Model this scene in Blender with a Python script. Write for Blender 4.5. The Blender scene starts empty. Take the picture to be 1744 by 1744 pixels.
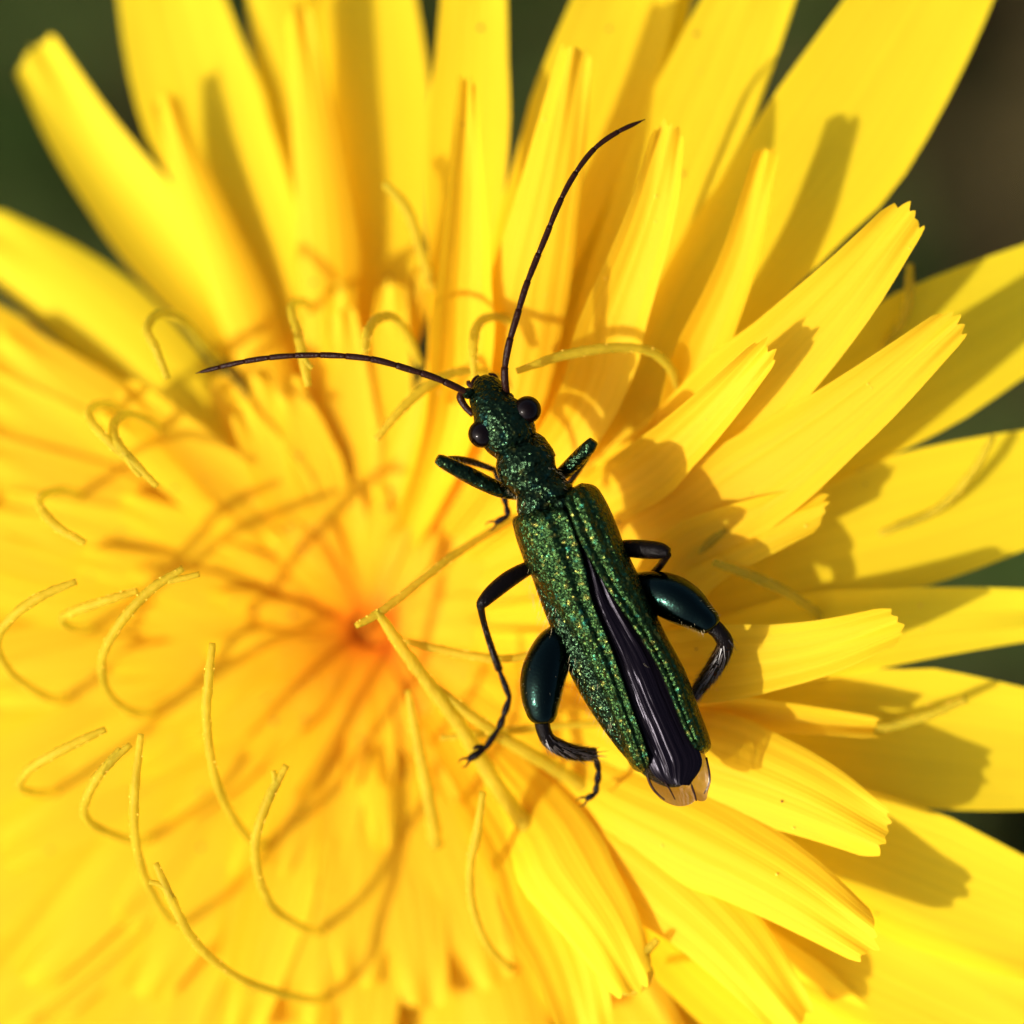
import bpy, math, random
import numpy as np
from mathutils import Vector, noise

random.seed(7)
scene = bpy.context.scene
C = scene.collection
# 1 Blender unit = 1 cm (a macro subject); all helper coordinates below are millimetres
scene.unit_settings.system = 'METRIC'
scene.unit_settings.scale_length = 0.01
MM = 0.1

# ------------------------------------------------------------------ camera
CAM_H = 150.0                      # mm above the focus plane (the beetle's back)
FIELD = 20.0                       # mm across the frame at the focus plane
cam_d = bpy.data.cameras.new('camera')
cam = bpy.data.objects.new('camera', cam_d); C.objects.link(cam)
cam.location = (0, 0, CAM_H*MM)
cam_d.sensor_width = 36.0
cam_d.lens = 36.0*CAM_H/FIELD
cam_d.clip_start = 0.1; cam_d.clip_end = 5000
cam_d.dof.use_dof = True
cam_d.dof.focus_distance = (CAM_H - 0.05)*MM
cam_d.dof.aperture_fstop = 0.31
cam_d.dof.aperture_blades = 0
scene.camera = cam

# ------------------------------------------------------------------ sky, sun, exposure
TO_SUN = Vector((-0.70, -0.36, 0.72)).normalized()
elev = math.asin(TO_SUN.z); azim = math.atan2(TO_SUN.x, TO_SUN.y)
w = bpy.data.worlds.new('World'); scene.world = w; w.use_nodes = True
nt = w.node_tree
for n in list(nt.nodes): nt.nodes.remove(n)
sky = nt.nodes.new('ShaderNodeTexSky'); sky.sky_type = 'NISHITA'
sky.sun_disc = False; sky.sun_elevation = elev; sky.sun_rotation = azim
sky.air_density = 0.7; sky.dust_density = 4.0; sky.ozone_density = 0.5      # bright summer haze
bg = nt.nodes.new('ShaderNodeBackground'); bg.inputs['Strength'].default_value = 0.15
wo = nt.nodes.new('ShaderNodeOutputWorld')
nt.links.new(sky.outputs[0], bg.inputs[0]); nt.links.new(bg.outputs[0], wo.inputs[0])
sun_d = bpy.data.lights.new('sun', 'SUN'); sun_d.energy = 4.0; sun_d.angle = math.radians(0.53)
sun_d.color = (1.0, 0.95, 0.87)
sun = bpy.data.objects.new('sun', sun_d); C.objects.link(sun)
sun.location = TO_SUN*40
sun.rotation_euler = (-TO_SUN).to_track_quat('-Z', 'Y').to_euler()
vs = scene.view_settings
vs.view_transform = 'Standard'; vs.look = 'None'; vs.exposure = 0.84; vs.gamma = 1.0
vs.use_curve_mapping = False
scene.render.engine = 'CYCLES'
scene.cycles.max_bounces = 14
scene.cycles.diffuse_bounces = 8
scene.cycles.transmission_bounces = 10
scene.cycles.transparent_max_bounces = 12

# ------------------------------------------------------------------ helpers
PXMM = 1744.0/FIELD
def P(px, py, z=0.0):
    """photo pixel seen at height z (mm) -> point in mm"""
    k = (CAM_H - z)/CAM_H/PXMM
    return Vector(((px-872)*k, -(py-872)*k, z))
def W(px): return px/PXMM

def mesh_obj(name, verts, faces, mat, parent=None, uvs=None, smooth=True, attr=None):
    """verts in mm, world position; the parent is an Empty or a part that sits on it"""
    off = Vector((0, 0, 0))
    p = parent
    while p is not None:
        off += p.location; p = p.parent
    me = bpy.data.meshes.new(name)
    me.from_pydata([tuple(Vector(v)*MM - off) for v in verts], [], faces)
    if smooth:
        me.polygons.foreach_set('use_smooth', [True]*len(me.polygons))
    if uvs is not None:
        ul = me.uv_layers.new(name='UVMap')
        li = np.empty(len(me.loops), dtype=np.int32); me.loops.foreach_get('vertex_index', li)
        ul.data.foreach_set('uv', np.asarray(uvs, dtype=np.float32)[li].ravel())
    me.materials.append(mat)
    me.update()
    o = bpy.data.objects.new(name, me); C.objects.link(o)
    if parent is not None: o.parent = parent
    return o

def empty(name, loc_mm, label, cat):
    o = bpy.data.objects.new(name, None); C.objects.link(o)
    o.empty_display_size = 0.2
    o.location = Vector(loc_mm)*MM
    o['label'] = label; o['category'] = cat
    return o

def catmull(pts, n):
    """resample a list of equal-length tuples with a Catmull-Rom spline"""
    A = np.array(pts, dtype=float)
    m = len(A)
    if m == 2:
        t = np.linspace(0, 1, n)[:, None]
        return A[0]*(1-t)+A[1]*t
    Q = np.vstack([2*A[0]-A[1], A, 2*A[-1]-A[-2]])
    # spread samples by chord length
    L = np.concatenate([[0], np.cumsum(np.linalg.norm(np.diff(A[:, :2], axis=0), axis=1)+1e-6)])
    out = []
    for s in np.linspace(0, L[-1], n):
        i = min(max(np.searchsorted(L, s, side='right')-1, 0), m-2)
        t = (s-L[i])/(L[i+1]-L[i])
        p0, p1, p2, p3 = Q[i], Q[i+1], Q[i+2], Q[i+3]
        out.append(0.5*((2*p1)+(-p0+p2)*t+(2*p0-5*p1+4*p2-p3)*t*t+(-p0+3*p1-3*p2+p3)*t**3))
    return np.array(out)

def frames(pts):
    out = []
    n = len(pts)
    for i in range(n):
        t = (pts[min(i+1, n-1)]-pts[max(i-1, 0)]).normalized()
        side = t.cross(Vector((0, 0, 1)))
        if side.length < 0.15:
            side = out[-1][1] if out else Vector((1, 0, 0))
        side = (side - t*side.dot(t)).normalized()
        if out and side.dot(out[-1][1]) < 0: side = -side
        out.append((t, side, side.cross(t).normalized()))
    return out

def tube(path, seg=10, n=None, cap=True, shape=None):
    """path: (px, py, z_mm, half_width_px, half_height_px or None); returns verts, faces, uvs"""
    path = [tuple(p) if len(p) == 5 else tuple(p)+(p[3],) for p in path]
    S = catmull(path, n or max(6, len(path)*4))
    pts = [P(s[0], s[1], s[2]) for s in S]
    F = frames(pts)
    V, Fa, U = [], [], []
    for i, s in enumerate(S):
        _, sd, up = F[i]
        rx = W(max(s[3], .3)); rz = W(max(s[4], .3))
        for k in range(seg):
            a = 2*math.pi*k/seg
            r = shape(i/(len(S)-1), a) if shape else 1.0
            V.append(pts[i]+sd*math.cos(a)*rx*r+up*math.sin(a)*rz*r)
            U.append((k/seg, i/(len(S)-1)))
    for i in range(len(S)-1):
        for k in range(seg):
            a, b = i*seg+k, i*seg+(k+1) % seg
            Fa.append((a, b, b+seg, a+seg))
    if cap:
        Fa.append(tuple(range(seg-1, -1, -1)))
        e = (len(S)-1)*seg
        Fa.append(tuple(range(e, e+seg)))
    return V, Fa, U

def join(parts):
    V, F, U = [], [], []
    for v, f, u in parts:
        o = len(V)
        V += list(v); U += list(u); F += [tuple(i+o for i in q) for q in f]
    return V, F, U

def ball(c, r, sx=1, sy=1, sz=1, seg=20, rings=12):
    V, F, U = [], [], []
    for i in range(rings+1):
        th = math.pi*i/rings
        for k in range(seg):
            a = 2*math.pi*k/seg
            V.append(Vector((c[0]+r*sx*math.sin(th)*math.cos(a), c[1]+r*sy*math.sin(th)*math.sin(a), c[2]+r*sz*math.cos(th))))
            U.append((k/seg, i/rings))
    for i in range(rings):
        for k in range(seg):
            a, b = i*seg+k, i*seg+(k+1) % seg
            F.append((a, a+seg, b+seg, b))
    return V, F, U

# ------------------------------------------------------------------ materials
def new_mat(name):
    m = bpy.data.materials.new(name); m.use_nodes = True
    t = m.node_tree
    for n in list(t.nodes): t.nodes.remove(n)
    out = t.nodes.new('ShaderNodeOutputMaterial')
    return m, t, out
def N(t, typ, **kw):
    n = t.nodes.new(typ)
    for k, v in kw.items():
        if k in ('operation', 'blend_type', 'data_type', 'feature', 'noise_dimensions', 'interpolation', 'distance'): setattr(n, k, v)
        else: n.inputs[k.replace('_', ' ')].default_value = v
    return n
def ramp(t, fac, stops):
    r = t.nodes.new('ShaderNodeValToRGB')
    while len(r.color_ramp.elements) < len(stops): r.color_ramp.elements.new(0.5)
    for e, (p, c) in zip(r.color_ramp.elements, stops):
        e.position = p; e.color = tuple(c)+(1,) if len(c) == 3 else c
    t.links.new(fac, r.inputs[0])
    return r

def petal_material(name, stops, trans=0.54):
    m, t, out = new_mat(name)
    L = t.links.new
    uv = N(t, 'ShaderNodeUVMap'); sep = N(t, 'ShaderNodeSeparateXYZ'); L(uv.outputs[0], sep.inputs[0])
    geo = N(t, 'ShaderNodeObjectInfo'); tc = N(t, 'ShaderNodeTexCoord')
    # colour along the ligule: deeper orange at the claw, lemon at the tip
    nz = N(t, 'ShaderNodeTexNoise', Scale=9.0, Detail=4.0); L(tc.outputs['Object'], nz.inputs['Vector'])
    a1 = N(t, 'ShaderNodeMath', operation='MULTIPLY_ADD'); a1.inputs[1].default_value = 0.30; L(nz.outputs[0], a1.inputs[0])
    a1.inputs[2].default_value = -0.15
    a2 = N(t, 'ShaderNodeMath', operation='ADD'); L(sep.outputs[1], a2.inputs[0]); L(a1.outputs[0], a2.inputs[1])
    r = ramp(t, a2.outputs[0], stops)
    # fine lengthwise veins
    mp = N(t, 'ShaderNodeMapping'); mp.inputs['Scale'].default_value = (22, 1.2, 1); L(uv.outputs[0], mp.inputs[0])
    off = N(t, 'ShaderNodeVectorMath', operation='ADD'); L(mp.outputs[0], off.inputs[0])
    cmb = N(t, 'ShaderNodeCombineXYZ'); L(geo.outputs['Random'], cmb.inputs[2])
    sc = N(t, 'ShaderNodeVectorMath', operation='SCALE'); sc.inputs['Scale'].default_value = 37.0
    L(cmb.outputs[0], sc.inputs[0]); L(sc.outputs[0], off.inputs[1])
    vn = N(t, 'ShaderNodeTexNoise', Scale=1.0, Detail=3.0); L(off.outputs[0], vn.inputs['Vector'])
    hs = N(t, 'ShaderNodeHueSaturation')
    vr = N(t, 'ShaderNodeMapRange'); vr.inputs['From Min'].default_value = 0.3; vr.inputs['From Max'].default_value = 0.7
    vr.inputs['To Min'].default_value = 0.93; vr.inputs['To Max'].default_value = 1.03
    L(vn.outputs[0], vr.inputs[0]); L(vr.outputs[0], hs.inputs['Value']); L(r.outputs[0], hs.inputs['Color'])
    hr = N(t, 'ShaderNodeMapRange'); hr.inputs['To Min'].default_value = 0.494; hr.inputs['To Max'].default_value = 0.504
    L(geo.outputs['Random'], hr.inputs[0]); L(hr.outputs[0], hs.inputs['Hue'])
    bp = N(t, 'ShaderNodeBump', Strength=0.30, Distance=0.006); L(vn.outputs[0], bp.inputs['Height'])
    pb = N(t, 'ShaderNodeBsdfPrincipled', Roughness=0.62); pb.inputs['Specular IOR Level'].default_value = 0.12
    L(hs.outputs[0], pb.inputs['Base Color']); L(bp.outputs[0], pb.inputs['Normal'])
    tr = N(t, 'ShaderNodeBsdfTranslucent'); L(hs.outputs[0], tr.inputs[0]); L(bp.outputs[0], tr.inputs[1])
    mx = N(t, 'ShaderNodeMixShader'); mx.inputs[0].default_value = trans
    L(pb.outputs[0], mx.inputs[1]); L(tr.outputs[0], mx.inputs[2]); L(mx.outputs[0], out.inputs[0])
    return m

M_PETAL = petal_material('petal_yellow', [(0.0, (0.82, 0.46, 0.010)), (0.25, (0.82, 0.51, 0.012)), (0.55, (0.82, 0.535, 0.014)), (1.0, (0.82, 0.55, 0.017))])
M_OUTER = petal_material('petal_lemon', [(0.0, (0.94, 0.50, 0.010)), (0.25, (0.95, 0.58, 0.013)), (0.55, (0.96, 0.66, 0.017)), (1.0, (0.96, 0.71, 0.021))])
M_INNER = petal_material('petal_inner', [(0.0, (0.88, 0.42, 0.008)), (0.2, (0.84, 0.49, 0.010)), (1.0, (0.83, 0.53, 0.013))], 0.48)

M_CORE = petal_material('petal_core_orange', [(0.0, (0.85, 0.22, 0.004)), (0.16, (0.86, 0.36, 0.007)), (0.5, (0.85, 0.46, 0.010)), (1.0, (0.83, 0.51, 0.012))], 0.48)

def simple(name, col, rough=0.5, spec=0.3, trans=0.0, bump=0.0, bscale=200, metallic=0.0, coat=0.0, var=0.0):
    m, t, out = new_mat(name); L = t.links.new
    pb = N(t, 'ShaderNodeBsdfPrincipled', Roughness=rough, Metallic=metallic)
    pb.inputs['Base Color'].default_value = tuple(col)+(1,); pb.inputs['Specular IOR Level'].default_value = spec
    pb.inputs['Coat Weight'].default_value = coat
    tc = N(t, 'ShaderNodeTexCoord')
    nz = N(t, 'ShaderNodeTexNoise', Scale=bscale, Detail=3.0); L(tc.outputs['Object'], nz.inputs['Vector'])
    if bump:
        b = N(t, 'ShaderNodeBump', Strength=bump, Distance=0.004); L(nz.outputs[0], b.inputs['Height']); L(b.outputs[0], pb.inputs['Normal'])
    src = None
    if var:
        n2 = N(t, 'ShaderNodeTexNoise', Scale=bscale*0.2, Detail=4.0); L(tc.outputs['Object'], n2.inputs['Vector'])
        src = ramp(t, n2.outputs[0], [(0.3, tuple(c*(1-var) for c in col)), (0.7, tuple(min(1, c*(1+var)) for c in col))])
        L(src.outputs[0], pb.inputs['Base Color'])
    if trans:
        tr = N(t, 'ShaderNodeBsdfTranslucent'); tr.inputs[0].default_value = tuple(col)+(1,)
        if src: L(src.outputs[0], tr.inputs[0])
        mx = N(t, 'ShaderNodeMixShader'); mx.inputs[0].default_value = trans
        L(pb.outputs[0], mx.inputs[1]); L(tr.outputs[0], mx.inputs[2]); L(mx.outputs[0], out.inputs[0])
    else:
        L(pb.outputs[0], out.inputs[0])
    return m

def style_mat():
    m, t, out = new_mat('style_olive_yellow'); L = t.links.new
    tc = N(t, 'ShaderNodeTexCoord')
    nz = N(t, 'ShaderNodeTexNoise', Scale=110.0, Detail=3.0); L(tc.outputs['Object'], nz.inputs['Vector'])
    n2 = N(t, 'ShaderNodeTexNoise', Scale=16.0, Detail=3.0); L(tc.outputs['Object'], n2.inputs['Vector'])
    r = ramp(t, n2.outputs[0], [(0.3, (0.52, 0.415, 0.022)), (0.7, (0.66, 0.53, 0.034))])
    b = N(t, 'ShaderNodeBump', Strength=0.8, Distance=0.004); L(nz.outputs[0], b.inputs['Height'])
    pb = N(t, 'ShaderNodeBsdfPrincipled', Roughness=0.5); pb.inputs['Specular IOR Level'].default_value = 0.15
    L(r.outputs[0], pb.inputs['Base Color']); L(b.outputs[0], pb.inputs['Normal'])
    tr = N(t, 'ShaderNodeBsdfTranslucent'); L(r.outputs[0], tr.inputs[0])
    m1 = N(t, 'ShaderNodeMixShader'); m1.inputs[0].default_value = 0.55; L(pb.outputs[0], m1.inputs[1]); L(tr.outputs[0], m1.inputs[2])
    cl = N(t, 'ShaderNodeBsdfTransparent'); cl.inputs[0].default_value = (0.98, 0.95, 0.55, 1)
    m2 = N(t, 'ShaderNodeMixShader'); m2.inputs[0].default_value = 0.34; L(m1.outputs[0], m2.inputs[1]); L(cl.outputs[0], m2.inputs[2])
    L(m2.outputs[0], out.inputs[0]); return m
M_STYLE = style_mat()
M_POLLEN = simple('pollen_brown', (0.20, 0.07, 0.01), 0.7, 0.2)
M_POLLENY = simple('pollen_gold', (0.85, 0.50, 0.03), 0.6, 0.3)
M_GREEN = simple('bract_green', (0.05, 0.10, 0.025), 0.6, 0.3, 0.0, 0.3, 60, var=0.3)
M_EYE = simple('eye_brown_black', (0.002, 0.0008, 0.0006), 0.06, 0.11, 0.0, 0.03, 420)
M_ANT = simple('antenna_brown_black', (0.014, 0.004, 0.002), 0.26, 0.08, 0.0, 0.5, 260)
M_LEG = simple('leg_black', (0.0025, 0.0015, 0.0012), 0.17, 0.07, 0.0, 0.7, 260)
M_HAIR = simple('pale_hair', (0.55, 0.45, 0.25), 0.35, 0.5, 0.3)
M_DARKHAIR = simple('dark_bristle', (0.03, 0.02, 0.012), 0.35, 0.6)

def metal_green(name, dark, mid, hi, rough, grain, strength, teal, facet=1.1):
    """finely punctured metallic cuticle: dark, with glints where the grain tilts to the sun"""
    m, t, out = new_mat(name); L = t.links.new
    tc = N(t, 'ShaderNodeTexCoord')
    v = N(t, 'ShaderNodeTexVoronoi', Scale=grain); L(tc.outputs['Object'], v.inputs['Vector'])
    nz = N(t, 'ShaderNodeTexNoise', Scale=grain*0.75, Detail=3.0); L(tc.outputs['Object'], nz.inputs['Vector'])
    nc = N(t, 'ShaderNodeTexNoise', Scale=grain*0.35, Detail=2.0); L(tc.outputs['Object'], nc.inputs['Vector'])
    r = ramp(t, nc.outputs[0], [(0.28, teal), (0.40, mid), (0.52, dark), (0.60, mid), (0.72, hi)])
    n2 = N(t, 'ShaderNodeTexNoise', Scale=14.0, Detail=3.0); L(tc.outputs['Object'], n2.inputs['Vector'])
    add = N(t, 'ShaderNodeMath', operation='MULTIPLY_ADD'); add.inputs[1].default_value = 0.6
    L(v.outputs['Distance'], add.inputs[0]); L(nz.outputs[0], add.inputs[2])
    b = N(t, 'ShaderNodeBump', Strength=strength, Distance=0.006); L(add.outputs[0], b.inputs['Height'])
    ge = N(t, 'ShaderNodeNewGeometry')
    sb = N(t, 'ShaderNodeVectorMath', operation='SUBTRACT'); L(v.outputs['Color'], sb.inputs[0]); sb.inputs[1].default_value = (0.5, 0.5, 0.5)
    sk = N(t, 'ShaderNodeVectorMath', operation='SCALE'); sk.inputs['Scale'].default_value = facet; L(sb.outputs[0], sk.inputs[0])
    an = N(t, 'ShaderNodeVectorMath', operation='ADD'); L(ge.outputs['Normal'], an.inputs[0]); L(sk.outputs[0], an.inputs[1])
    nn = N(t, 'ShaderNodeVectorMath', operation='NORMALIZE'); L(an.outputs[0], nn.inputs[0]); L(nn.outputs[0], b.inputs['Normal'])
    pb = N(t, 'ShaderNodeBsdfPrincipled', Roughness=rough, Metallic=0.95)
    L(r.outputs[0], pb.inputs['Base Color']); L(b.outputs[0], pb.inputs['Normal'])
    rr = N(t, 'ShaderNodeMapRange'); rr.inputs['To Min'].default_value = rough*0.8; rr.inputs['To Max'].default_value = rough*1.3
    L(n2.outputs[0], rr.inputs[0]); L(rr.outputs[0], pb.inputs['Roughness'])
    L(pb.outputs[0], out.inputs[0])
    return m
M_ELY = metal_green('elytron_metallic_green', (0.006, 0.020, 0.006), (0.020, 0.042, 0.009), (0.120, 0.106, 0.020), 0.25, 240, 0.4, (0.010, 0.068, 0.040), facet=0.75)
M_BODY = metal_green('body_metallic_green', (0.006, 0.014, 0.006), (0.009, 0.021, 0.008), (0.035, 0.036, 0.008), 0.19, 150, 0.6, (0.006, 0.025, 0.018), facet=0.5)
M_FEMUR = None
def femur_mat():
    m, t, out = new_mat('femur_teal_black'); L = t.links.new
    tc = N(t, 'ShaderNodeTexCoord')
    nz = N(t, 'ShaderNodeTexNoise', Scale=190.0, Detail=2.0); L(tc.outputs['Object'], nz.inputs['Vector'])
    b = N(t, 'ShaderNodeBump', Strength=0.22, Distance=0.004); L(nz.outputs[0], b.inputs['Height'])
    pb = N(t, 'ShaderNodeBsdfPrincipled', Roughness=0.17, Metallic=1.0); pb.inputs['Coat Weight'].default_value = 0.10; pb.inputs['Coat Roughness'].default_value = 0.09
    pb.inputs['Base Color'].default_value = (0.0032, 0.0102, 0.0080, 1)
    L(b.outputs[0], pb.inputs['Normal']); L(pb.outputs[0], out.inputs[0])
    return m
M_FEMUR = femur_mat()
def wing_dark():
    m, t, out = new_mat('hindwing_smoky_violet'); L = t.links.new
    uv = N(t, 'ShaderNodeUVMap')
    mp = N(t, 'ShaderNodeMapping'); mp.inputs['Scale'].default_value = (5, 1.0, 1); L(uv.outputs[0], mp.inputs[0])
    nz = N(t, 'ShaderNodeTexNoise', Scale=1.6, Detail=3.0); L(mp.outputs[0], nz.inputs['Vector'])
    b = N(t, 'ShaderNodeBump', Strength=0.4, Distance=0.02); L(nz.outputs[0], b.inputs['Height'])
    pb = N(t, 'ShaderNodeBsdfPrincipled', Roughness=0.20); pb.inputs['Base Color'].default_value = (0.0024, 0.0017, 0.0030, 1); pb.inputs['Specular IOR Level'].default_value = 0.055; pb.inputs['Specular Tint'].default_value = (0.9, 0.82, 1.0, 1)
    L(b.outputs[0], pb.inputs['Normal']); L(pb.outputs[0], out.inputs[0])
    return m
M_WING = wing_dark()
def wing_clear():
    m, t, out = new_mat('hindwing_clear_amber'); L = t.links.new
    uv = N(t, 'ShaderNodeUVMap')
    mp = N(t, 'ShaderNodeMapping'); mp.inputs['Scale'].default_value = (5, 2, 1); L(uv.outputs[0], mp.inputs[0])
    nz = N(t, 'ShaderNodeTexNoise', Scale=2.5, Detail=4.0); L(mp.outputs[0], nz.inputs['Vector'])
    b = N(t, 'ShaderNodeBump', Strength=1.0, Distance=0.05); L(nz.outputs[0], b.inputs['Height'])
    tr = N(t, 'ShaderNodeBsdfTransparent'); tr.inputs[0].default_value = (0.40, 0.34, 0.20, 1)
    gl = N(t, 'ShaderNodeBsdfGlossy', Roughness=0.10); gl.inputs[0].default_value = (0.6, 0.5, 0.36, 1); L(b.outputs[0], gl.inputs['Normal'])
    df = N(t, 'ShaderNodeBsdfDiffuse'); df.inputs[0].default_value = (0.05, 0.035, 0.02, 1)
    m1 = N(t, 'ShaderNodeMixShader'); m1.inputs[0].default_value = 0.14; L(tr.outputs[0], m1.inputs[1]); L(df.outputs[0], m1.inputs[2])
    m2 = N(t, 'ShaderNodeMixShader'); m2.inputs[0].default_value = 0.13; L(m1.outputs[0], m2.inputs[1]); L(gl.outputs[0], m2.inputs[2])
    L(m2.outputs[0], out.inputs[0])
    return m
M_WCLEAR = wing_clear()

# ------------------------------------------------------------------ ground and grass far below
GZ = -150.0
def ground_mat():
    m, t, out = new_mat('meadow_soil'); L = t.links.new
    tc = N(t, 'ShaderNodeTexCoord')
    nz = N(t, 'ShaderNodeTexNoise', Scale=0.5, Detail=8.0); L(tc.outputs['Object'], nz.inputs['Vector'])
    r = ramp(t, nz.outputs[0], [(0.3, (0.07, 0.045, 0.017)), (0.5, (0.10, 0.066, 0.023)), (0.7, (0.085, 0.065, 0.024))])
    b = N(t, 'ShaderNodeBump', Strength=0.8, Distance=0.3); L(nz.outputs[0], b.inputs['Height'])
    pb = N(t, 'ShaderNodeBsdfPrincipled', Roughness=0.95); L(r.outputs[0], pb.inputs['Base Color']); L(b.outputs[0], pb.inputs['Normal'])
    L(pb.outputs[0], out.inputs[0]); return m
GN = 60; GS = 6000.0
gv, gf = [], []
for j in range(GN+1):
    for i in range(GN+1):
        # denser near the flower
        x = ((i/GN*2-1)); y = ((j/GN*2-1))
        x = GS*x*abs(x); y = GS*y*abs(y)
        h = 14*noise.noise(Vector((x*0.004, y*0.004, 0.3)))*min(1, math.hypot(x, y)/120)
        gv.append((x, y, GZ+h))
for j in range(GN):
    for i in range(GN):
        a = j*(GN+1)+i
        gf.append((a, a+1, a+GN+2, a+GN+1))
g = mesh_obj('ground', gv, gf, ground_mat())
g['kind'] = 'structure'; g['label'] = 'dark meadow soil far below the flower'

def grass_mat():
    m, t, out = new_mat('grass_green'); L = t.links.new
    uv = N(t, 'ShaderNodeUVMap'); sep = N(t, 'ShaderNodeSeparateXYZ'); L(uv.outputs[0], sep.inputs[0])
    r = ramp(t, sep.outputs[0], [(0.0, (0.024, 0.043, 0.009)), (0.45, (0.036, 0.064, 0.013)), (0.6, (0.060, 0.066, 0.018)), (0.78, (0.115, 0.090, 0.032)), (1.0, (0.135, 0.092, 0.034))])
    pb = N(t, 'ShaderNodeBsdfPrincipled', Roughness=0.8); L(r.outputs[0], pb.inputs['Base Color']); pb.inputs['Specular IOR Level'].default_value = 0.04
    tr = N(t, 'ShaderNodeBsdfTranslucent'); L(r.outputs[0], tr.inputs[0])
    mx = N(t, 'ShaderNodeMixShader'); mx.inputs[0].default_value = 0.25
    L(pb.outputs[0], mx.inputs[1]); L(tr.outputs[0], mx.inputs[2]); L(mx.outputs[0], out.inputs[0]); return m
rg = random.Random(3)
bv, bf, bu = [], [], []
for _ in range(9000):
    r = 230*math.sqrt(rg.random()); a = rg.random()*2*math.pi
    x, y = r*math.cos(a), r*math.sin(a)
    # a bare patch of soil to the upper right of the flower
    if False: continue
    h = rg.uniform(25, 75); wd = rg.uniform(1.0, 2.4); d = rg.random()*2*math.pi
    ln = rg.uniform(0.2, 0.9)*h; c = rg.random()*0.6
    if math.hypot(x-42, y-20) < 36 and rg.random() < 0.85: c = rg.uniform(0.8, 1.0)     # dead stalks
    sx, sy = -math.sin(d)*wd, math.cos(d)*wd
    o = len(bv)
    for k in range(5):
        t = k/4
        cx = x+math.cos(d)*ln*t*t; cy = y+math.sin(d)*ln*t*t; cz = GZ-2+h*t*(1-0.25*t)
        wk = (1-t)**0.6
        bv += [(cx-sx*wk, cy-sy*wk, cz), (cx+sx*wk, cy+sy*wk, cz)]; bu += [(c, t), (c, t)]
    for k in range(4):
        q = o+2*k
        bf.append((q, q+1, q+3, q+2))
gr = mesh_obj('grass', bv, bf, grass_mat(), uvs=bu)
gr['kind'] = 'stuff'; gr['label'] = 'blurred dark green meadow grass below the flower'; gr['category'] = 'grass'

# ------------------------------------------------------------------ flower
FC = (630, 1070)                     # centre of the head, photo pixels
fc = P(FC[0], FC[1], -6.0)
flower = empty('flower', (fc.x, fc.y, GZ), 'large yellow composite flower with toothed petals and curling styles under the beetle', 'flower')

SPOTS = []
def petal(path, widths, cup=0.12, roll=0.0, teeth=0.16, mat=None, rows=18, cols=17, name='petal', rib=0.006, seed=None, fold=0.0, tipround=0.25, root=False):
    """path: px,py,z_mm control points base->tip; widths px at equal steps; cup: edge lift / half width"""
    rnd = random.Random(seed if seed is not None else int(path[-1][0]*13+path[-1][1]*7+path[-1][2]*100))
    if root:
        p0 = path[0]; path = [(FC[0]+0.22*(p0[0]-FC[0]), FC[1]+0.22*(p0[1]-FC[1]), -5.9)]+list(path); widths = [widths[0]*0.6]+list(widths)
        up_ = 0.5 if path[-1][0] > 750 else -1.2
        path = [path[0]]+[(q[0], q[1], q[2]+up_) for q in path[1:]]
    S = catmull(path, rows)
    pts = [P(*s) for s in S]
    F = frames(pts)
    wl = catmull([(i/(len(widths)-1), x) for i, x in enumerate(widths)], rows)[:, 1]
    ph = rnd.random()*6; wob = rnd.uniform(0.02, 0.05)
    tj = [rnd.uniform(0.15, 1.3) for _ in range(5)]
    tb = np.cumsum([0]+[rnd.uniform(0.5, 1.5) for _ in range(5)]); tb = tb/tb[-1]; skew = rnd.uniform(-0.25, 0.25)
    V, Fa, U = [], [], []
    for i in range(rows):
        t = i/(rows-1)
        T, sd, up = F[i]
        cr, sr = math.cos(roll*t), math.sin(roll*t)
        s2 = sd*cr+up*sr; u2 = up*cr-sd*sr
        hw = W(wl[i])*0.5
        for j in range(cols):
            u = j/(cols-1)*2-1
            lift = cup*hw*(u*u)+rib*math.cos(u*math.pi*4.5)*min(1, hw*2) + fold*hw*abs(u)
            lift += wob*hw*math.sin(3*t*2+ph+u*1.3)
            p = pts[i]+s2*(hw*u*(1+0.03*math.sin(7*t+ph*2+u)))+u2*lift
            # rounded, five-toothed end
            k = max(0.0, (t-0.80)/0.20)
            if k > 0:
                q_ = (u+1)/2; ti = int(min(4, max(0, np.searchsorted(tb, q_, side='right')-1))); fr = (q_-tb[ti])/(tb[ti+1]-tb[ti])
                tooth = (1-abs(fr*2-1))**0.75
                p = p + u2*k*k*teeth*0.5*math.sin(u*5+ph*3)
                p = p + T*k*k*(teeth*tooth*tj[ti] - tipround*hw*u*u + skew*hw*u)
            V.append(p); U.append((j/(cols-1), t))
    for i in range(rows-1):
        for j in range(cols-1):
            a = i*cols+j
            Fa.append((a, a+1, a+cols+1, a+cols))
    for _ in range(5):
        i = rnd.randrange(rows//3, rows-1); j = rnd.randrange(2, cols-2)
        SPOTS.append(V[i*cols+j])
    return mesh_obj(name, V, Fa, mat or M_PETAL, flower, uvs=U)

def ray(ang, r0, z0, r1, z1, zm=None, bend=0.0):
    """radial path from the centre; ang in degrees, 0 = photo right, 90 = photo up"""
    a = math.radians(ang); a2 = math.radians(ang+bend)
    rm = (r0+r1)/2; am = (a+a2)/2
    if zm is None: zm = (z0+z1)/2+0.35
    f = lambda r, q, z: (FC[0]+r*math.cos(q), FC[1]-r*math.sin(q), z)
    return [f(r0, a, z0), f(rm, am+math.radians(bend*0.1), zm), f(r1, a2, z1)]

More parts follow.
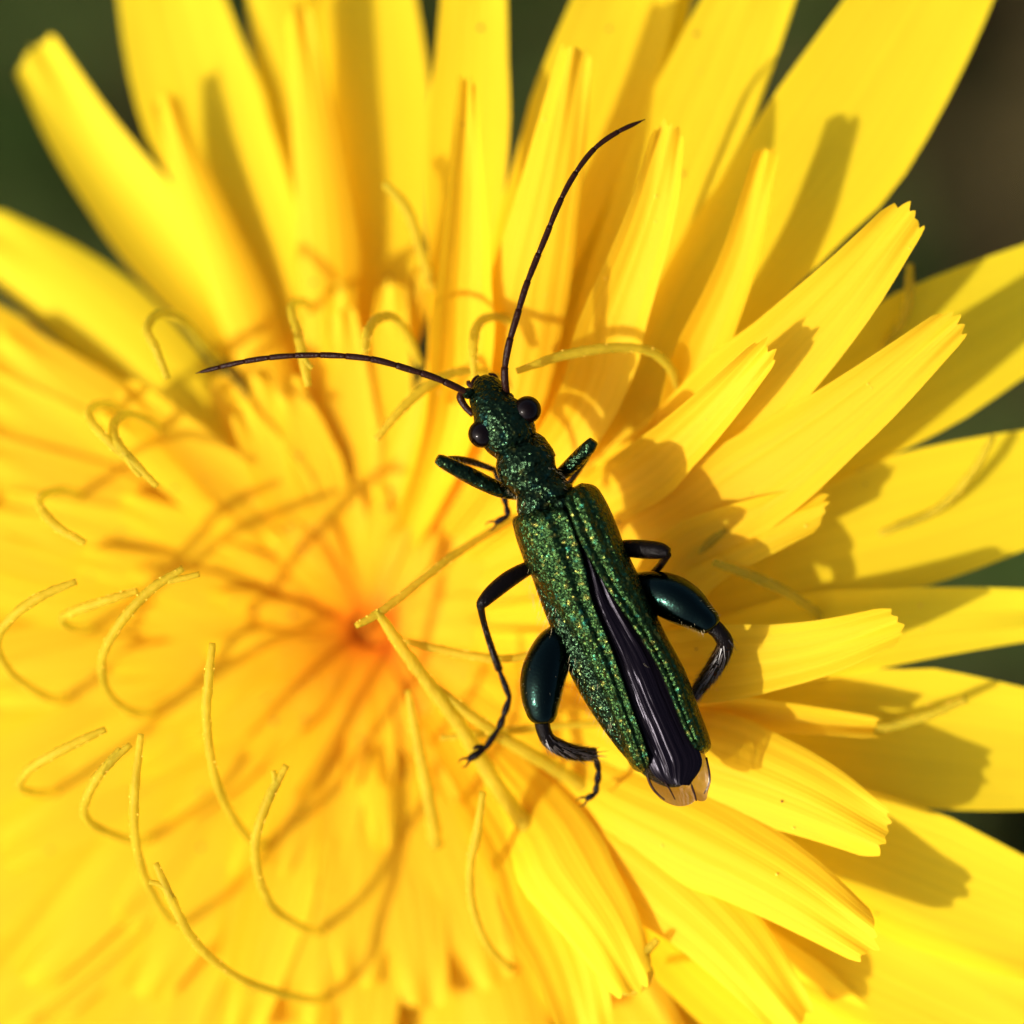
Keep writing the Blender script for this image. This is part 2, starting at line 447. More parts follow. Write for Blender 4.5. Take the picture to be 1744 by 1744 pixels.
# --- outer ligules, traced (base ... tip), low and out of focus
O = [
 ([(520,700,-4.4),(330,480,-4.6),(160,260,-4.9),(58,88,-5.1)], [70,120,150,140,92], 0.35),
 ([(560,720,-4.2),(440,420,-4.4),(330,140,-4.8),(255,-160,-5.2)], [80,150,205,215,150], 0.10),
 ([(610,720,-4.4),(560,420,-4.7),(500,120,-5.0),(455,-160,-5.3)], [80,120,150,150,100], -0.15),
 ([(640,700,-4.1),(655,420,-4.2),(640,140,-4.5),(610,-200,-4.9)], [70,130,170,190,130], 0.08),
 ([(760,700,-3.9),(790,420,-4.1),(800,160,-4.4),(810,-160,-4.9)], [70,110,145,130,95], 0.15),
 ([(840,700,-3.9),(905,440,-4.0),(1010,160,-4.3),(1120,-150,-4.8)], [70,130,180,200,140], 0.10),
 ([(960,740,-3.6),(1080,460,-3.7),(1200,180,-4.0),(1330,-130,-4.5)], [70,150,190,190,130], 0.10),
 ([(1050,760,-3.5),(1230,480,-3.5),(1425,230,-3.7),(1610,-60,-4.1),(1670,-180,-4.4)], [80,170,240,265,170], 0.12),
 ([(1120,860,-3.3),(1350,740,-3.4),(1600,600,-3.7),(1880,450,-4.1)], [80,170,245,250,170], 0.16),
 ([(1100,1010,-3.2),(1350,940,-3.2),(1600,870,-3.4),(1900,790,-3.7)], [80,150,215,230,160], 0.10),
 ([(1120,1120,-3.0),(1380,1085,-2.9),(1600,1060,-2.9),(1800,1045,-3.1)], [80,130,150,140,85], 0.12),
 ([(1140,1220,-3.2),(1400,1240,-3.1),(1600,1260,-3.1),(1880,1290,-3.4)], [80,180,230,245,180], 0.14),
 ([(1120,1330,-3.2),(1380,1420,-3.0),(1600,1510,-2.9),(1880,1620,-3.1)], [80,190,235,240,170], 0.12),
 ([(1080,1420,-3.3),(1320,1560,-3.2),(1560,1680,-3.1),(1820,1800,-3.3)], [80,170,215,220,160], 0.12),
 ([(1020,1450,-3.3),(1200,1620,-3.1),(1380,1760,-3.1),(1560,1900,-3.4)], [80,170,210,210,150], 0.15),
 ([(880,720,-4.2),(960,470,-4.6),(1060,200,-5.0),(1150,-100,-5.4)], [70,125,155,150,100], 0.10),
 # left: the wide one whose tip shows at the frame edge
 ([(460,800,-4.0),(290,650,-4.2),(120,500,-4.5),(-40,390,-4.8)], [70,130,170,170,110], -0.25),
]
for path, wd, cup in O:
    petal(path, wd, cup=cup, root=True, rows=24, mat=M_OUTER)

# --- middle ligules, traced, raised towards the lens, with their toothed ends in view
MID = [
 ([(560,700,-3.7),(560,430,-3.4),(530,180,-3.4),(508,18,-3.5)], [60,95,110,95,52], -0.30, 0.0),
 ([(480,700,-3.9),(400,480,-3.8),(320,290,-3.8),(280,165,-3.8)], [60,95,100,85,50], -0.35, 0.0),
 ([(640,700,-3.6),(700,540,-3.2),(735,440,-3.0)], [60,70,40], -0.30, 0.0),
 ([(770,720,-3.4),(790,480,-2.9),(795,300,-2.8),(795,140,-2.9)], [60,110,95,72,34], 0.75, 0.0),
 ([(860,720,-3.2),(905,480,-2.6),(945,280,-2.4),(980,85,-2.5)], [60,130,140,115,62], -0.25, 0.0),
 ([(970,740,-3.1),(1050,530,-2.2),(1110,360,-1.8),(1140,220,-1.7)], [60,115,120,95,58], 0.40, 0.0),
 ([(1120,780,-3.0),(1200,600,-2.5),(1265,440,-2.3),(1310,260,-2.2)], [60,100,100,80,46], 0.65, 0.3),
 ([(1100,800,-3.0),(1260,680,-2.0),(1420,520,-1.4),(1548,362,-1.1)], [60,120,175,160,82], 0.16, 0.0),
 ([(1060,830,-2.8),(1150,760,-1.9),(1230,680,-1.2),(1306,595,-0.7)], [55,95,108,95,56], 0.45, 0.0),
 ([(1080,930,-2.9),(1270,830,-2.0),(1450,700,-1.4),(1626,548,-1.0)], [60,150,165,130,70], 0.22, 0.0),
 ([(1070,1040,-2.9),(1180,950,-2.3),(1290,900,-2.0),(1400,860,-1.9)], [60,110,130,120,80], 0.3, 0.0),
 ([(1060,1130,-2.6),(1230,1130,-1.8),(1390,1105,-1.3),(1528,1060,-1.0)], [60,120,135,112,70], 0.20, 0.0),
 ([(1100,1210,-2.7),(1240,1215,-2.3),(1360,1225,-2.2),(1490,1238,-2.2)], [50,70,66,52,40], 0.8, 0.0),
 ([(1040,1250,-2.7),(1200,1290,-1.9),(1360,1350,-1.3),(1505,1425,-1.0)], [70,150,175,160,98], -0.22, 0.0),
 ([(1000,1330,-2.7),(1160,1410,-1.8),(1330,1500,-1.2),(1484,1605,-0.9)], [70,150,175,155,90], -0.25, 0.0),
 ([(980,1380,-2.8),(1120,1490,-2.0),(1240,1600,-1.7),(1360,1745,-1.7)], [70,140,160,150,90], -0.22, 0.0),
 ([(900,1380,-2.8),(960,1480,-2.0),(1030,1580,-1.6),(1085,1680,-1.4)], [70,140,165,150,92], -0.22, 0.0),
 ([(860,1400,-3.0),(920,1530,-2.5),(970,1640,-2.3),(1010,1790,-2.3)], [60,120,140,130,90], 0.25, 0.0),
]
for path, wd, cup, roll in MID:
    petal(path, wd, cup=cup, roll=roll, teeth=0.20, tipround=0.6, rib=0.010, cols=25, root=True, rows=24)

# --- left and lower sides: long ligules seen almost end to end, falling away from the lens
rp = random.Random(11)
def row(a0, a1, step, r0, z0, R_, zm, z1, wd, cup, seed, low=0.0, **kw):
    k = 0; ang = a0
    while ang < a1:
        lo = low if ang > 250 else 0.0
        petal(ray(ang+rp.uniform(-0.3, 0.3)*step, r0, z0, rp.uniform(*R_), z1+lo+rp.uniform(-0.12, 0.12), zm+lo*0.6+rp.uniform(-0.06, 0.06), rp.uniform(-4, 4)),
              wd, cup=rp.uniform(-cup, cup), seed=seed+k, **kw)
        ang += step; k += 1
row(146, 320, 8, 120, -6.2, (1250, 1480), -5.8, -6.1, [50, 150, 215, 240, 165], 0.12, 0, 0.3)
row(142, 322, 7.5, 110, -6.0, (850, 1180), -5.5, -5.4, [45, 125, 170, 180, 110], 0.15, 100, 0.6, rib=0.009)
row(138, 324, 7.5, 90, -5.7, (600, 860), -5.2, -5.0, [40, 98, 130, 126, 78], 0.16, 200, 0.6, rib=0.009)
# --- right and upper sides, inner rows between the traced ligules and the centre
row(-44, 146, 8, 90, -5.6, (430, 600), -4.6, -4.0, [40, 80, 95, 85, 50], 0.25, 300)
# --- inner florets all round
row(0, 360, 9.5, 60, -5.5, (350, 520), -5.05, -4.8, [28, 60, 80, 76, 48], 0.15, 400, mat=M_INNER, cols=11, rows=12, teeth=0.10, tipround=0.6)
row(0, 360, 12.5, 36, -5.4, (200, 340), -4.95, -4.75, [14, 34, 46, 42, 24], 0.18, 500, mat=M_CORE, cols=9, rows=12, teeth=0.06, tipround=0.8)

# --- receptacle, bracts and stem
def lathe(profile, c, seg=40):
    V, F, U = [], [], []
    for i, (r, z) in enumerate(profile):
        for k in range(seg):
            a = 2*math.pi*k/seg
            V.append(Vector((c.x+r*math.cos(a), c.y+r*math.sin(a), z))); U.append((k/seg, i/len(profile)))
    for i in range(len(profile)-1):
        for k in range(seg):
            a, b = i*seg+k, i*seg+(k+1) % seg
            F.append((a, a+seg, b+seg, b))
    return V, F, U
v, f, u = lathe([(0.05, -5.6), (0.9, -5.7), (2.6, -6.6), (3.4, -7.8), (3.6, -9), (3.2, -12), (2.2, -14.5), (1.2, -16), (0.05, -16.2)], fc)
mesh_obj('receptacle', v, f, M_CORE, flower, uvs=[(x, 0.0) for x, y in u])
sv, sf = [], []
for i in range(25):
    t = i/24; z = -15.5+(GZ+15.5)*t
    cx = fc.x+2.5*math.sin(t*2.2)-2.5*math.sin(2.2)*t; cy = fc.y+3*math.sin(t*3)*t*(1-t)
    r = 1.15+0.35*t
    for k in range(12):
        a = 2*math.pi*k/12; sv.append((cx+r*math.cos(a), cy+r*math.sin(a), z))
for i in range(24):
    for k in range(12):
        a, b = i*12+k, i*12+(k+1) % 12
        sf.append((a, a+12, b+12, b))
mesh_obj('stem', sv, sf, M_GREEN, flower)
for k in range(16):
    a = 2*math.pi*k/16; cs, sn = math.cos(a), math.sin(a)
    V, F = [], []
    for i in range(9):
        t = i/8
        r = 1.5+2.6*math.sin(min(1, t*1.25)*math.pi/2)+0.3*t; z = -16+8.6*t
        hw = 0.85*math.sin(math.pi*(0.12+0.80*t))**0.8
        for j, u_ in enumerate((-1, 0, 1)):
            rr = r+0.12*(1-u_*u_)
            V.append((fc.x+rr*cs-sn*hw*u_, fc.y+rr*sn+cs*hw*u_, z))
    for i in range(8):
        for j in range(2):
            q = i*3+j; F.append((q, q+1, q+4, q+3))
    mesh_obj('bract', V, F, M_GREEN, flower)

# --- styles: bumpy olive-yellow threads, many forked at the tip
STYLE_SPOTS = []
def style(path, r=7.6, fork=None, rough=0.10, name='style', grow=1.0):
    """path px,py,z from tip to base; fork: second tip branch"""
    rnd = random.Random(int(path[0][0]*3+path[0][1]))
    ph = rnd.random()*50
    m = len(path)
    def sh(t, a):
        return 1+rough*noise.noise(Vector((t*34+ph, math.cos(a)*1.6, math.sin(a)*1.6)))*2.0
    pp = [(p[0], p[1], p[2], r*(0.92+0.25*(1-i/(m-1)) if i else 0.75)*(1+(grow-1)*i/(m-1))) for i, p in enumerate(path)]
    parts = [tube(pp, 10, n=max(24, m*9), shape=sh)]
    if fork:
        q = [(p[0], p[1], p[2], r*(0.72 if i else 0.6)) for i, p in enumerate(fork)]
        parts.append(tube(q, 8, n=14, shape=sh))
    # short sweeping hairs on the upper half of the style
    V, F, U = [], [], []
    S = catmull(pp, 160)
    for i in range(4, 110):
        if rnd.random() < 0.15: continue
        c = P(*S[i][:3]); a = rnd.random()*2*math.pi
        d = Vector((math.cos(a), math.sin(a), rnd.uniform(-.4, .8))).normalized()
        rr = W(S[i][3]); l = rnd.uniform(0.02, 0.055); sd = d.orthogonal().normalized()*0.011
        o = len(V); V += [c+d*rr*0.8-sd, c+d*rr*0.8+sd, c+d*(rr+l)]; F.append((o, o+1, o+2)); U += [(0, 0)]*3
    parts.append((V, F, U))
    for _ in range(26):
        i = rnd.randrange(2, 100); a = rnd.random()*2*math.pi; rr = W(S[i][3])
        STYLE_SPOTS.append(P(*S[i][:3])+Vector((math.cos(a)*rr, math.sin(a)*rr, rr*0.3)))
    v, f, u = join(parts)
    return mesh_obj(name, v, f, M_STYLE, flower, uvs=u)

def st(pts, z0, z1, **kw):
    """heights run from z0 at the tip to z1 at the base"""
    n = len(pts)
    ex = 1.5
    if pts[-1][0] < 640:
        z1 = -5.3; ex = 2.6
        a_, b_ = pts[-2], pts[-1]; pts = list(pts[:-1])+[(a_[0]+0.45*(b_[0]-a_[0]), a_[1]+0.45*(b_[1]-a_[1]))]
    style([(x, y, z0+(z1-z0)*(i/(n-1))**ex) for i, (x, y) in enumerate(pts)], **kw)

st([(640,748),(690,690),(740,650),(790,632),(840,640),(880,670)], -1.2, -2.6)
st([(808,640),(806,590),(812,556),(835,540),(870,548),(900,590)], -1.0, -2.8)
st([(880,632),(960,605),(1050,592),(1110,600),(1143,630),(1152,670),(1150,720)], -0.7, -2.6, r=7.5)
st([(622,600),(625,570),(640,545),(668,540),(695,570),(715,620)], -1.0, -2.9)
st([(525,658),(517,615),(507,565),(497,522),(520,515),(545,560)], -1.0, -3.0, fork=[(532,628,-1.0),(522,616,-1.0),(515,600,-1.05)])
st([(285,645),(265,595),(250,560),(270,535),(310,545),(350,590),(400,650)], -1.2, -3.2)
st([(268,828),(220,780),(197,748),(195,720),(220,705),(262,722),(330,790)], -0.8, -3.2, fork=[(240,812,-0.8),(225,795,-.8),(214,775,-.8)])
st([(238,802),(178,745),(152,712),(160,692),(190,690),(260,740)], -1.0, -3.3)
st([(145,925),(97,897),(68,862),(75,842),(110,835),(180,860)], -1.0, -3.2)
st([(130,990),(65,1018),(12,1060),(-5,1100),(18,1145),(75,1185),(170,1200)], -0.6, -3.2)
st([(235,1006),(170,1026),(108,1050),(120,1068),(200,1075)], -0.8, -3.2)
st([(312,968),(250,1010),(195,1075),(173,1130),(185,1180),(225,1212),(320,1215)], -0.5, -3.1, fork=[(340,978,-.5),(312,985,-.5),(285,990,-.52)])
st([(362,1095),(355,1160),(352,1230),(365,1320),(390,1380),(425,1428),(500,1460)], -0.2, -3.2)
st([(488,1303),(455,1365),(435,1430),(440,1490),(465,1545),(520,1582),(600,1590)], -0.6, -3.2, fork=[(466,1312,-.6),(468,1335,-.6),(458,1362,-.62)])
st([(180,1242),(110,1275),(50,1310),(33,1338),(60,1350),(150,1345)], -0.8, -3.3)
st([(222,1268),(175,1312),(145,1366),(155,1402),(220,1430),(310,1425)], -0.5, -3.2, fork=[(205,1275,-.5),(188,1294,-.5),(172,1318,-.52)])
st([(240,1250),(230,1340),(230,1420),(247,1495),(285,1560),(360,1590)], -0.3, -3.3)
st([(265,1470),(290,1528),(322,1590),(372,1642),(435,1678),(525,1702),(620,1690)], -0.4, -3.0, fork=[(254,1502,-.4),(275,1508,-.4),(292,1530,-.42)])
st([(606,1066),(645,1044),(700,1002),(760,955),(820,915),(880,880)], -0.5, -2.2, r=7.0)
st([(640,1040),(662,1070),(700,1125),(750,1190),(800,1262),(850,1345),(905,1420)], -0.6, -2.3, r=7.0, grow=2.4)
st([(690,1092),(730,1102),(800,1116),(860,1122),(930,1112)], -1.2, -1.2, r=7.0)
st([(695,1175),(708,1250),(722,1320),(735,1390),(742,1440)], -1.7, -2.8, r=6.5, grow=2.2)
st([(745,1170),(800,1217),(860,1258),(930,1300),(1010,1350)], -1.2, -2.4, r=7.0, grow=2.0)
st([(750,1257),(850,1246),(950,1237),(1045,1230)], -1.9, -2.2, r=6.5)
st([(822,1348),(812,1420),(800,1480),(806,1550),(832,1612),(870,1650)], -1.0, -2.6, r=7.5)
st([(1215,958),(1290,985),(1345,1012),(1388,1042),(1395,1060)], -1.2, -2.4, r=8.0)
st([(1236,900),(1200,935),(1160,990),(1110,1040)], -1.6, -2.6, r=9.0)
st([(655,312),(690,352),(715,420),(738,500)], -2.6, -3.5, r=9.0)
st([(1550,450),(1548,490),(1540,540),(1500,600)], -2.4, -3.2, r=8.0)
st([(1692,742),(1660,800),(1600,865),(1520,900),(1430,930)], -2.3, -3.0, r=7.0)
st([(1647,1190),(1570,1222),(1490,1240),(1400,1236)], -1.9, -2.3, r=8.0)
st([(1120,1600),(1095,1630),(1105,1660),(1085,1685),(1045,1690)], -1.1, -1.4, r=8.0)

# --- loose pollen grains scattered on the petals
rq = random.Random(21)
# ------------------------------------------------------------------ beetle
b0 = P(980, 1000, -2.0)
beetle = empty('beetle', (b0.x, b0.y, b0.z), 'slender metallic green beetle with swollen hind legs standing on the yellow flower', 'beetle')
# body: head, pronotum and abdomen as one surface
spine = [
 (818,646,-0.25,14,12),(824,656,-0.20,26,19),(831,672,-0.12,34,25),(838,690,-0.02,36,30),(848,708,0.05,46,34),
 (858,724,0.08,50,36),(869,742,0.05,48,34),(879,756,-0.02,42,28),(885,763,-0.05,39,23),(890,769,0.0,45,31),(894,781,0.10,51,39),(898,795,0.13,52,42),
 (906,810,0.11,46,38),(914,823,0.06,42,33),(921,836,0.08,46,36),(928,850,0.10,53,38),(933,858,-0.02,48,31),
 (945,880,-0.10,58,34),(970,940,-0.15,74,40),(1010,1030,-0.15,82,44),(1058,1135,-0.15,84,44),(1105,1232,-0.15,70,36),(1138,1295,-0.15,50,26),(1155,1328,-0.15,26,14),(1160,1338,-0.15,6,4)]
def body_shape(t, a):
    # two dimples on the pronotum and a shallow furrow on the brow
    s = math.sin(a); c = math.cos(a); r = 1.0
    if s > 0:
        for t0, c0, d, wt in ((0.235, 0.42, 0.24, 0.012), (0.235, -0.42, 0.24, 0.012), (0.30, 0.0, 0.18, 0.012), (0.105, 0.35, 0.08, 0.014), (0.105, -0.35, 0.08, 0.014)):
            r -= d*math.exp(-((t-t0)/wt)**2-((c-c0)/0.28)**2)*s
    return r
v, f, u = tube(spine, 44, n=190, shape=body_shape)
mesh_obj('body', v, f, M_BODY, beetle, uvs=u)
# eyes
for (ex, ey) in ((821, 739), (898, 698)):
    c = P(ex, ey, 0.16)
    v, f, u = ball(c, W(24), 1, 1, 1.0, 28, 18)
    mesh_obj('eye', v, f, M_EYE, beetle, uvs=u)
# palps and labrum
for pth in ([(806,706,-0.3,6),(792,692,-0.35,6),(784,676,-0.35,7),(790,664,-0.35,5)], [(862,672,-0.35,5),(852,656,-0.45,5),(842,646,-0.5,4)], [(812,660,-0.35,5),(800,655,-0.4,5),(797,648,-0.4,3)]):
    v, f, u = tube(pth, 10, n=16)
    mesh_obj('palp', v, f, M_ANT, beetle, uvs=u)

v, f, u = ball(P(826, 650, -0.22), W(15), 1.15, 0.75, 0.6, 16, 10)
mesh_obj('labrum', v, f, M_BODY, beetle, uvs=u)
for pth in ([(806,662,-0.3,6),(808,648,-0.34,5),(816,640,-0.36,2.5)], [(846,654,-0.3,6),(842,641,-0.34,5),(832,637,-0.36,2.5)]):
    v, f, u = tube(pth, 10, n=12)
    mesh_obj('mandible', v, f, M_ANT, beetle, uvs=u)

# antennae: eleven tapering segments each
def antenna(path, r0, r1):
    S = catmull(path, 11*9+1)
    parts = []
    for k in range(11):
        seg = S[k*9:(k+1)*9+1]
        n = len(seg)
        pp = []
        for i, s in enumerate(seg):
            t = (k+i/(n-1))/11
            rr = (r0*(1-t)+r1*t)*(0.84+0.20*math.sin(min(1, (i/(n-1))*1.15)*math.pi*0.62))
            if t > 0.93: rr *= max(0.12, 1-((t-0.93)/0.07)**2)
            pp.append((s[0], s[1], s[2], rr))
        parts.append(tube(pp, 10, n=10))
    v, f, u = join(parts)
    mesh_obj('antenna', v, f, M_ANT, beetle, uvs=u)
antenna([(795,668,0.0),(770,656,0.1),(740,643,0.15),(700,630,0.2),(640,613,0.25),(580,606,0.2),(520,605,0.1),(460,609,0.0),(400,619,-0.15),(333,636,-0.4)], 6.2, 4.3)
antenna([(864,676,0.0),(860,650,0.15),(860,625,0.2),(867,585,0.3),(880,540,0.35),(895,490,0.35),(911,448,0.3),(930,402,0.25),(950,352,0.2),(975,303,0.1),(1010,256,0.0),(1050,226,-0.1),(1099,203,-0.25)], 6.4, 4.3)
for (px, py) in ((797,670),(866,678)):
    v, f, u = ball(P(px, py, -0.03), W(10), seg=14, rings=10)
    mesh_obj('antenna_socket', v, f, M_BODY, beetle, uvs=u)

# elytra: thin domed shells with a raised seam and two ribs, gaping behind
def elytron(inner, outer, zi, zo, name='elytron'):
    rows, cols = 90, 22
    I = catmull(inner, rows); Q = catmull(outer, rows)
    V, F, U = [], [], []
    for i in range(rows):
        t = i/(rows-1)
        a = P(I[i][0], I[i][1], 0); b = P(Q[i][0], Q[i][1], 0)
        endk = min(1, t/0.06)**0.5*min(1, (1-t)/0.05)**0.5
        za = zi[0]*(1-t)+zi[1]*t; zb = zo[0]*(1-t)+zo[1]*t
        za = zb+(za-zb)*(0.35+0.65*endk)
        for j in range(cols):
            s = j/(cols-3) if j < cols-2 else 1.0
            p = a.lerp(b, s)
            z = zb+(za-zb)*math.sqrt(max(0, 1-s**2.4))
            z += 0.045*math.exp(-((s-0.05)/0.045)**2)*endk        # seam
            z += 0.085*math.exp(-((s-0.42)/0.09)**2)*endk*(1-0.5*t)
            z += 0.06*math.exp(-((s-0.72)/0.07)**2)*endk*(1-0.4*t)
            z -= 0.03*math.exp(-((s-0.24)/0.09)**2)*endk
            z += 0.02*noise.noise(Vector((p.x*2.2, p.y*2.2, 1.7)))
            if j == cols-2: p = a.lerp(b, 1.012); z = zb-0.10*endk
            if j == cols-1: p = a.lerp(b, 0.985); z = zb-0.26*endk
            V.append(Vector((p.x*(CAM_H-z)/CAM_H, p.y*(CAM_H-z)/CAM_H, z))); U.append((s, t))
    for i in range(rows-1):
        for j in range(cols-1):
            q = i*cols+j
            F.append((q, q+1, q+cols+1, q+cols))
    o = mesh_obj(name, V, F, M_ELY, beetle, uvs=U)
    sol = o.modifiers.new('thickness', 'SOLIDIFY'); sol.thickness = 0.04*MM; sol.offset = -1
    return o
left_in = [(940,862),(960,866),(974,890),(985,922),(996,960),(1007,1014),(1022,1055),(1043,1106),(1061,1158),(1079,1212),(1097,1262),(1106,1296),(1102,1312)]
left_out = [(885,876),(874,884),(877,906),(887,938),(900,970),(927,1018),(955,1062),(984,1113),(1016,1175),(1045,1240),(1061,1280),(1078,1309),(1094,1317)]
right_in = [(974,834),(964,848),(971,872),(983,905),(1000,942),(1037,1004),(1070,1051),(1103,1102),(1128,1146),(1146,1190),(1163,1233),(1180,1266),(1190,1278)]
right_out = [(990,826),(1012,831),(1030,858),(1047,897),(1064,940),(1103,1022),(1130,1081),(1150,1118),(1166,1150),(1187,1209),(1204,1254),(1207,1272),(1199,1281)]
elytron(left_in, left_out, (0.66, 0.42), (-0.02, -0.16))
elytron(right_in, right_out, (0.66, 0.42), (-0.02, -0.16))
# scutellum
v, f, u = ball(P(958, 862, 0.42), W(15), 1.0, 1.0, 0.5, 14, 8)
mesh_obj('scutellum', v, f, M_BODY, beetle, uvs=u)

# folded hind wings in the gap: smoky centre, clear amber ends
def sheet(left, right, zl, zr, mat, name, rows=50, cols=16, wave=0.04, arch=0.1, parent=beetle, bulge=(0, 0)):
    A = catmull(left, rows); B = catmull(right, rows)
    V, F, U = [], [], []
    for i in range(rows):
        t = i/(rows-1)
        for j in range(cols):
            s = j/(cols-1)
            x = A[i][0]*(1-s)+B[i][0]*s; y = A[i][1]*(1-s)+B[i][1]*s
            bk = math.sin(math.pi*s)**0.7*t**3; x += bulge[0]*bk; y += bulge[1]*bk
            z = (zl[0]*(1-t)+zl[1]*t)*(1-s)+(zr[0]*(1-t)+zr[1]*t)*s
            z += arch*math.sin(math.pi*s)+wave*math.sin(s*15+t*6)*math.sin(math.pi*min(1, t*1.5+.1))
            V.append(P(x, y, z)); U.append((s, t))
    for i in range(rows-1):
        for j in range(cols-1):
            q = i*cols+j
            F.append((q, q+1, q+cols+1, q+cols))
    return mesh_obj(name, V, F, mat, parent, uvs=U)
hw = sheet([(966,880),(990,960),(1000,1030),(1030,1110),(1060,1190),(1090,1270),(1112,1318),(1135,1335)],
      [(985,890),(1020,960),(1062,1030),(1115,1110),(1145,1180),(1180,1255),(1196,1300),(1174,1338)], (0.42, 0.22), (0.42, 0.22), M_WING, 'hind_wing', wave=0.022, arch=0.12)
sheet([(1096,1300),(1100,1322),(1108,1342),(1120,1356)], [(1160,1310),(1176,1330),(1183,1348),(1184,1362)], (0.10, 0.05), (0.16, 0.08), M_WCLEAR, 'wing_tip', rows=24, cols=24, wave=0.035, arch=0.1, parent=hw, bulge=(3, 14))
sheet([(1165,1290),(1172,1315),(1178,1345),(1186,1362)], [(1198,1278),(1208,1305),(1211,1330),(1204,1348)], (0.18, 0.08), (0.10, 0.02), M_WCLEAR, 'wing_tip', rows=24, cols=24, wave=0.035, arch=0.1, parent=hw, bulge=(6, 8))

for pth in ([(1102,1308,0.10,2.2),(1106,1330,0.10,2.0),(1116,1348,0.08,1.8),(1132,1362,0.08,1.4)], [(1178,1338,0.2,2.0),(1183,1352,0.14,1.8),(1186,1364,0.1,1.4)],
            [(1203,1290,0.12,2.0),(1208,1316,0.08,1.8),(1207,1336,0.06,1.4),(1199,1352,0.06,1.2)], [(1120,1318,0.2,2.4),(1138,1340,0.2,1.6),(1150,1362,0.16,1.0)]):
    v, f, u = tube(pth, 7, n=14)
    mesh_obj('wing_vein', v, f, M_ANT, hw, uvs=u)

# legs: the femur is the leg's own mesh; tibia and tarsus hang on it
def leg(femur, tibia, tarsus, claws, mat=M_FEMUR, fseg=24, tbris=False):
    up = lambda L_: [tuple(q[:2])+((q[2]*0.72 if q[2] < 0 else q[2]),)+tuple(q[3:]) for q in L_]
    femur, tibia, tarsus, claws = up(femur), up(tibia), up(tarsus), [up(c) for c in claws]
    v, f, u = tube(femur, fseg, n=40)
    lg = mesh_obj('leg', v, f, mat, beetle, uvs=u)
    if tibia:
        v, f, u = tube(tibia, 14, n=28)
        parts = [(v, f, u)]
        if True:
            S = catmull(tibia, 60); rnd = random.Random(5); bl = 1.0 if tbris else 0.45
            V, F = [], []
            pts = [P(*s[:3]) for s in S]
            for k in range(260 if tbris else 110):
                i = rnd.randrange(14, 59); T = (pts[min(59, i+1)]-pts[i-1]).normalized()
                a = rnd.random()*2*math.pi
                sd = T.orthogonal().normalized(); up = sd.cross(T)
                d = sd*math.cos(a)+up*math.sin(a); c = pts[i]+d*W(S[i][3])*0.9
                l = rnd.uniform(0.14, 0.30)*bl; e = c+T*l+d*l*0.35; s_ = T.cross(d)*(0.010 if tbris else 0.006)
                o = len(V); V += [c-s_, c+s_, e]; F.append((o, o+1, o+2))
            tb = mesh_obj('tibia', v, f, M_LEG, lg, uvs=u)
            hb = mesh_obj('bristles', V, F, M_DARKHAIR, lg); hb['kind'] = 'stuff'
        else:
            tb = mesh_obj('tibia', v, f, M_LEG, lg, uvs=u)
    if tarsus:
        parts = []
        for a, b in zip(tarsus[:-1], tarsus[1:]):
            parts.append(tube([(a[0], a[1], a[2], a[3]*0.6), ((a[0]*.4+b[0]*.6), (a[1]*.4+b[1]*.6), (a[2]*.4+b[2]*.6), a[3]), (b[0], b[1], b[2], a[3]*0.75)], 10, n=10))
        e0 = Vector(tarsus[-2][:2]); e1 = Vector(tarsus[-1][:2]); dd = (e1-e0).normalized(); nn = Vector((-dd.y, dd.x)); zc = tarsus[-1][2]
        for sg in (-1, 1):
            q = lambda a, b: (e1.x+dd.x*a+nn.x*b*sg, e1.y+dd.y*a+nn.y*b*sg)
            parts.append(tube([q(-3, 1)+(zc, 2.6), q(5, 6)+(zc+0.03, 2.0), q(12, 7)+(zc-0.03, 1.3), q(16, 4)+(zc-0.10, 0.6)], 7, n=10))
        for c in claws[1:]: parts.append(tube(c, 7, n=10))
        v, f, u = join(parts)
        mesh_obj('tarsus', v, f, M_LEG, lg, uvs=u)
    return lg
# front left
leg([(880,842,-0.35,10),(850,834,-0.15,13),(810,815,0.10,14.5),(775,797,0.30,13),(752,785,0.42,11),(744,781,0.45,8)],
    [(748,785,0.36,6),(775,782,-0.2,6),(805,787,-0.8,6),(842,800,-1.4,5)],
    [(842,800,-1.4,6),(855,830,-1.6,6),(862,860,-1.7,6),(866,878,-1.75,6),(843,891,-1.8,5)], [[(843,891,-1.8,2),(836,905,-1.82,2),(832,913,-1.85,1)]], M_BODY)
# front right
leg([(945,815,-0.4,10),(965,800,-0.2,13),(985,780,0.05,13.5),(1002,762,0.25,12),(1011,751,0.3,9)],
    [(1006,757,0.2,6),(1000,775,-0.5,6),(985,800,-1.2,6),(965,830,-1.7,5)],
    [(965,830,-1.7,6),(955,850,-1.9,6),(945,870,-2.0,5)], [], M_BODY)
# middle left
leg([(915,962,-0.5,10),(893,971,-0.4,13),(865,988,-0.2,15),(840,1008,0.0,14),(824,1024,0.1,11),(817,1032,0.1,8)],
    [(818,1030,0.1,7),(824,1060,-0.3,5.5),(836,1100,-0.9,6),(850,1140,-1.4,7)],
    [(850,1140,-1.4,6),(868,1188,-1.6,6.5),(858,1218,-1.68,6.5),(850,1240,-1.75,6),(826,1275,-1.8,7),(797,1294,-1.8,5)],
    [[(799,1294,-1.8,2.5),(792,1290,-1.75,2),(788,1280,-1.7,1)], [(822,1272,-1.7,5),(812,1272,-1.65,4),(806,1276,-1.62,2)]], M_LEG)
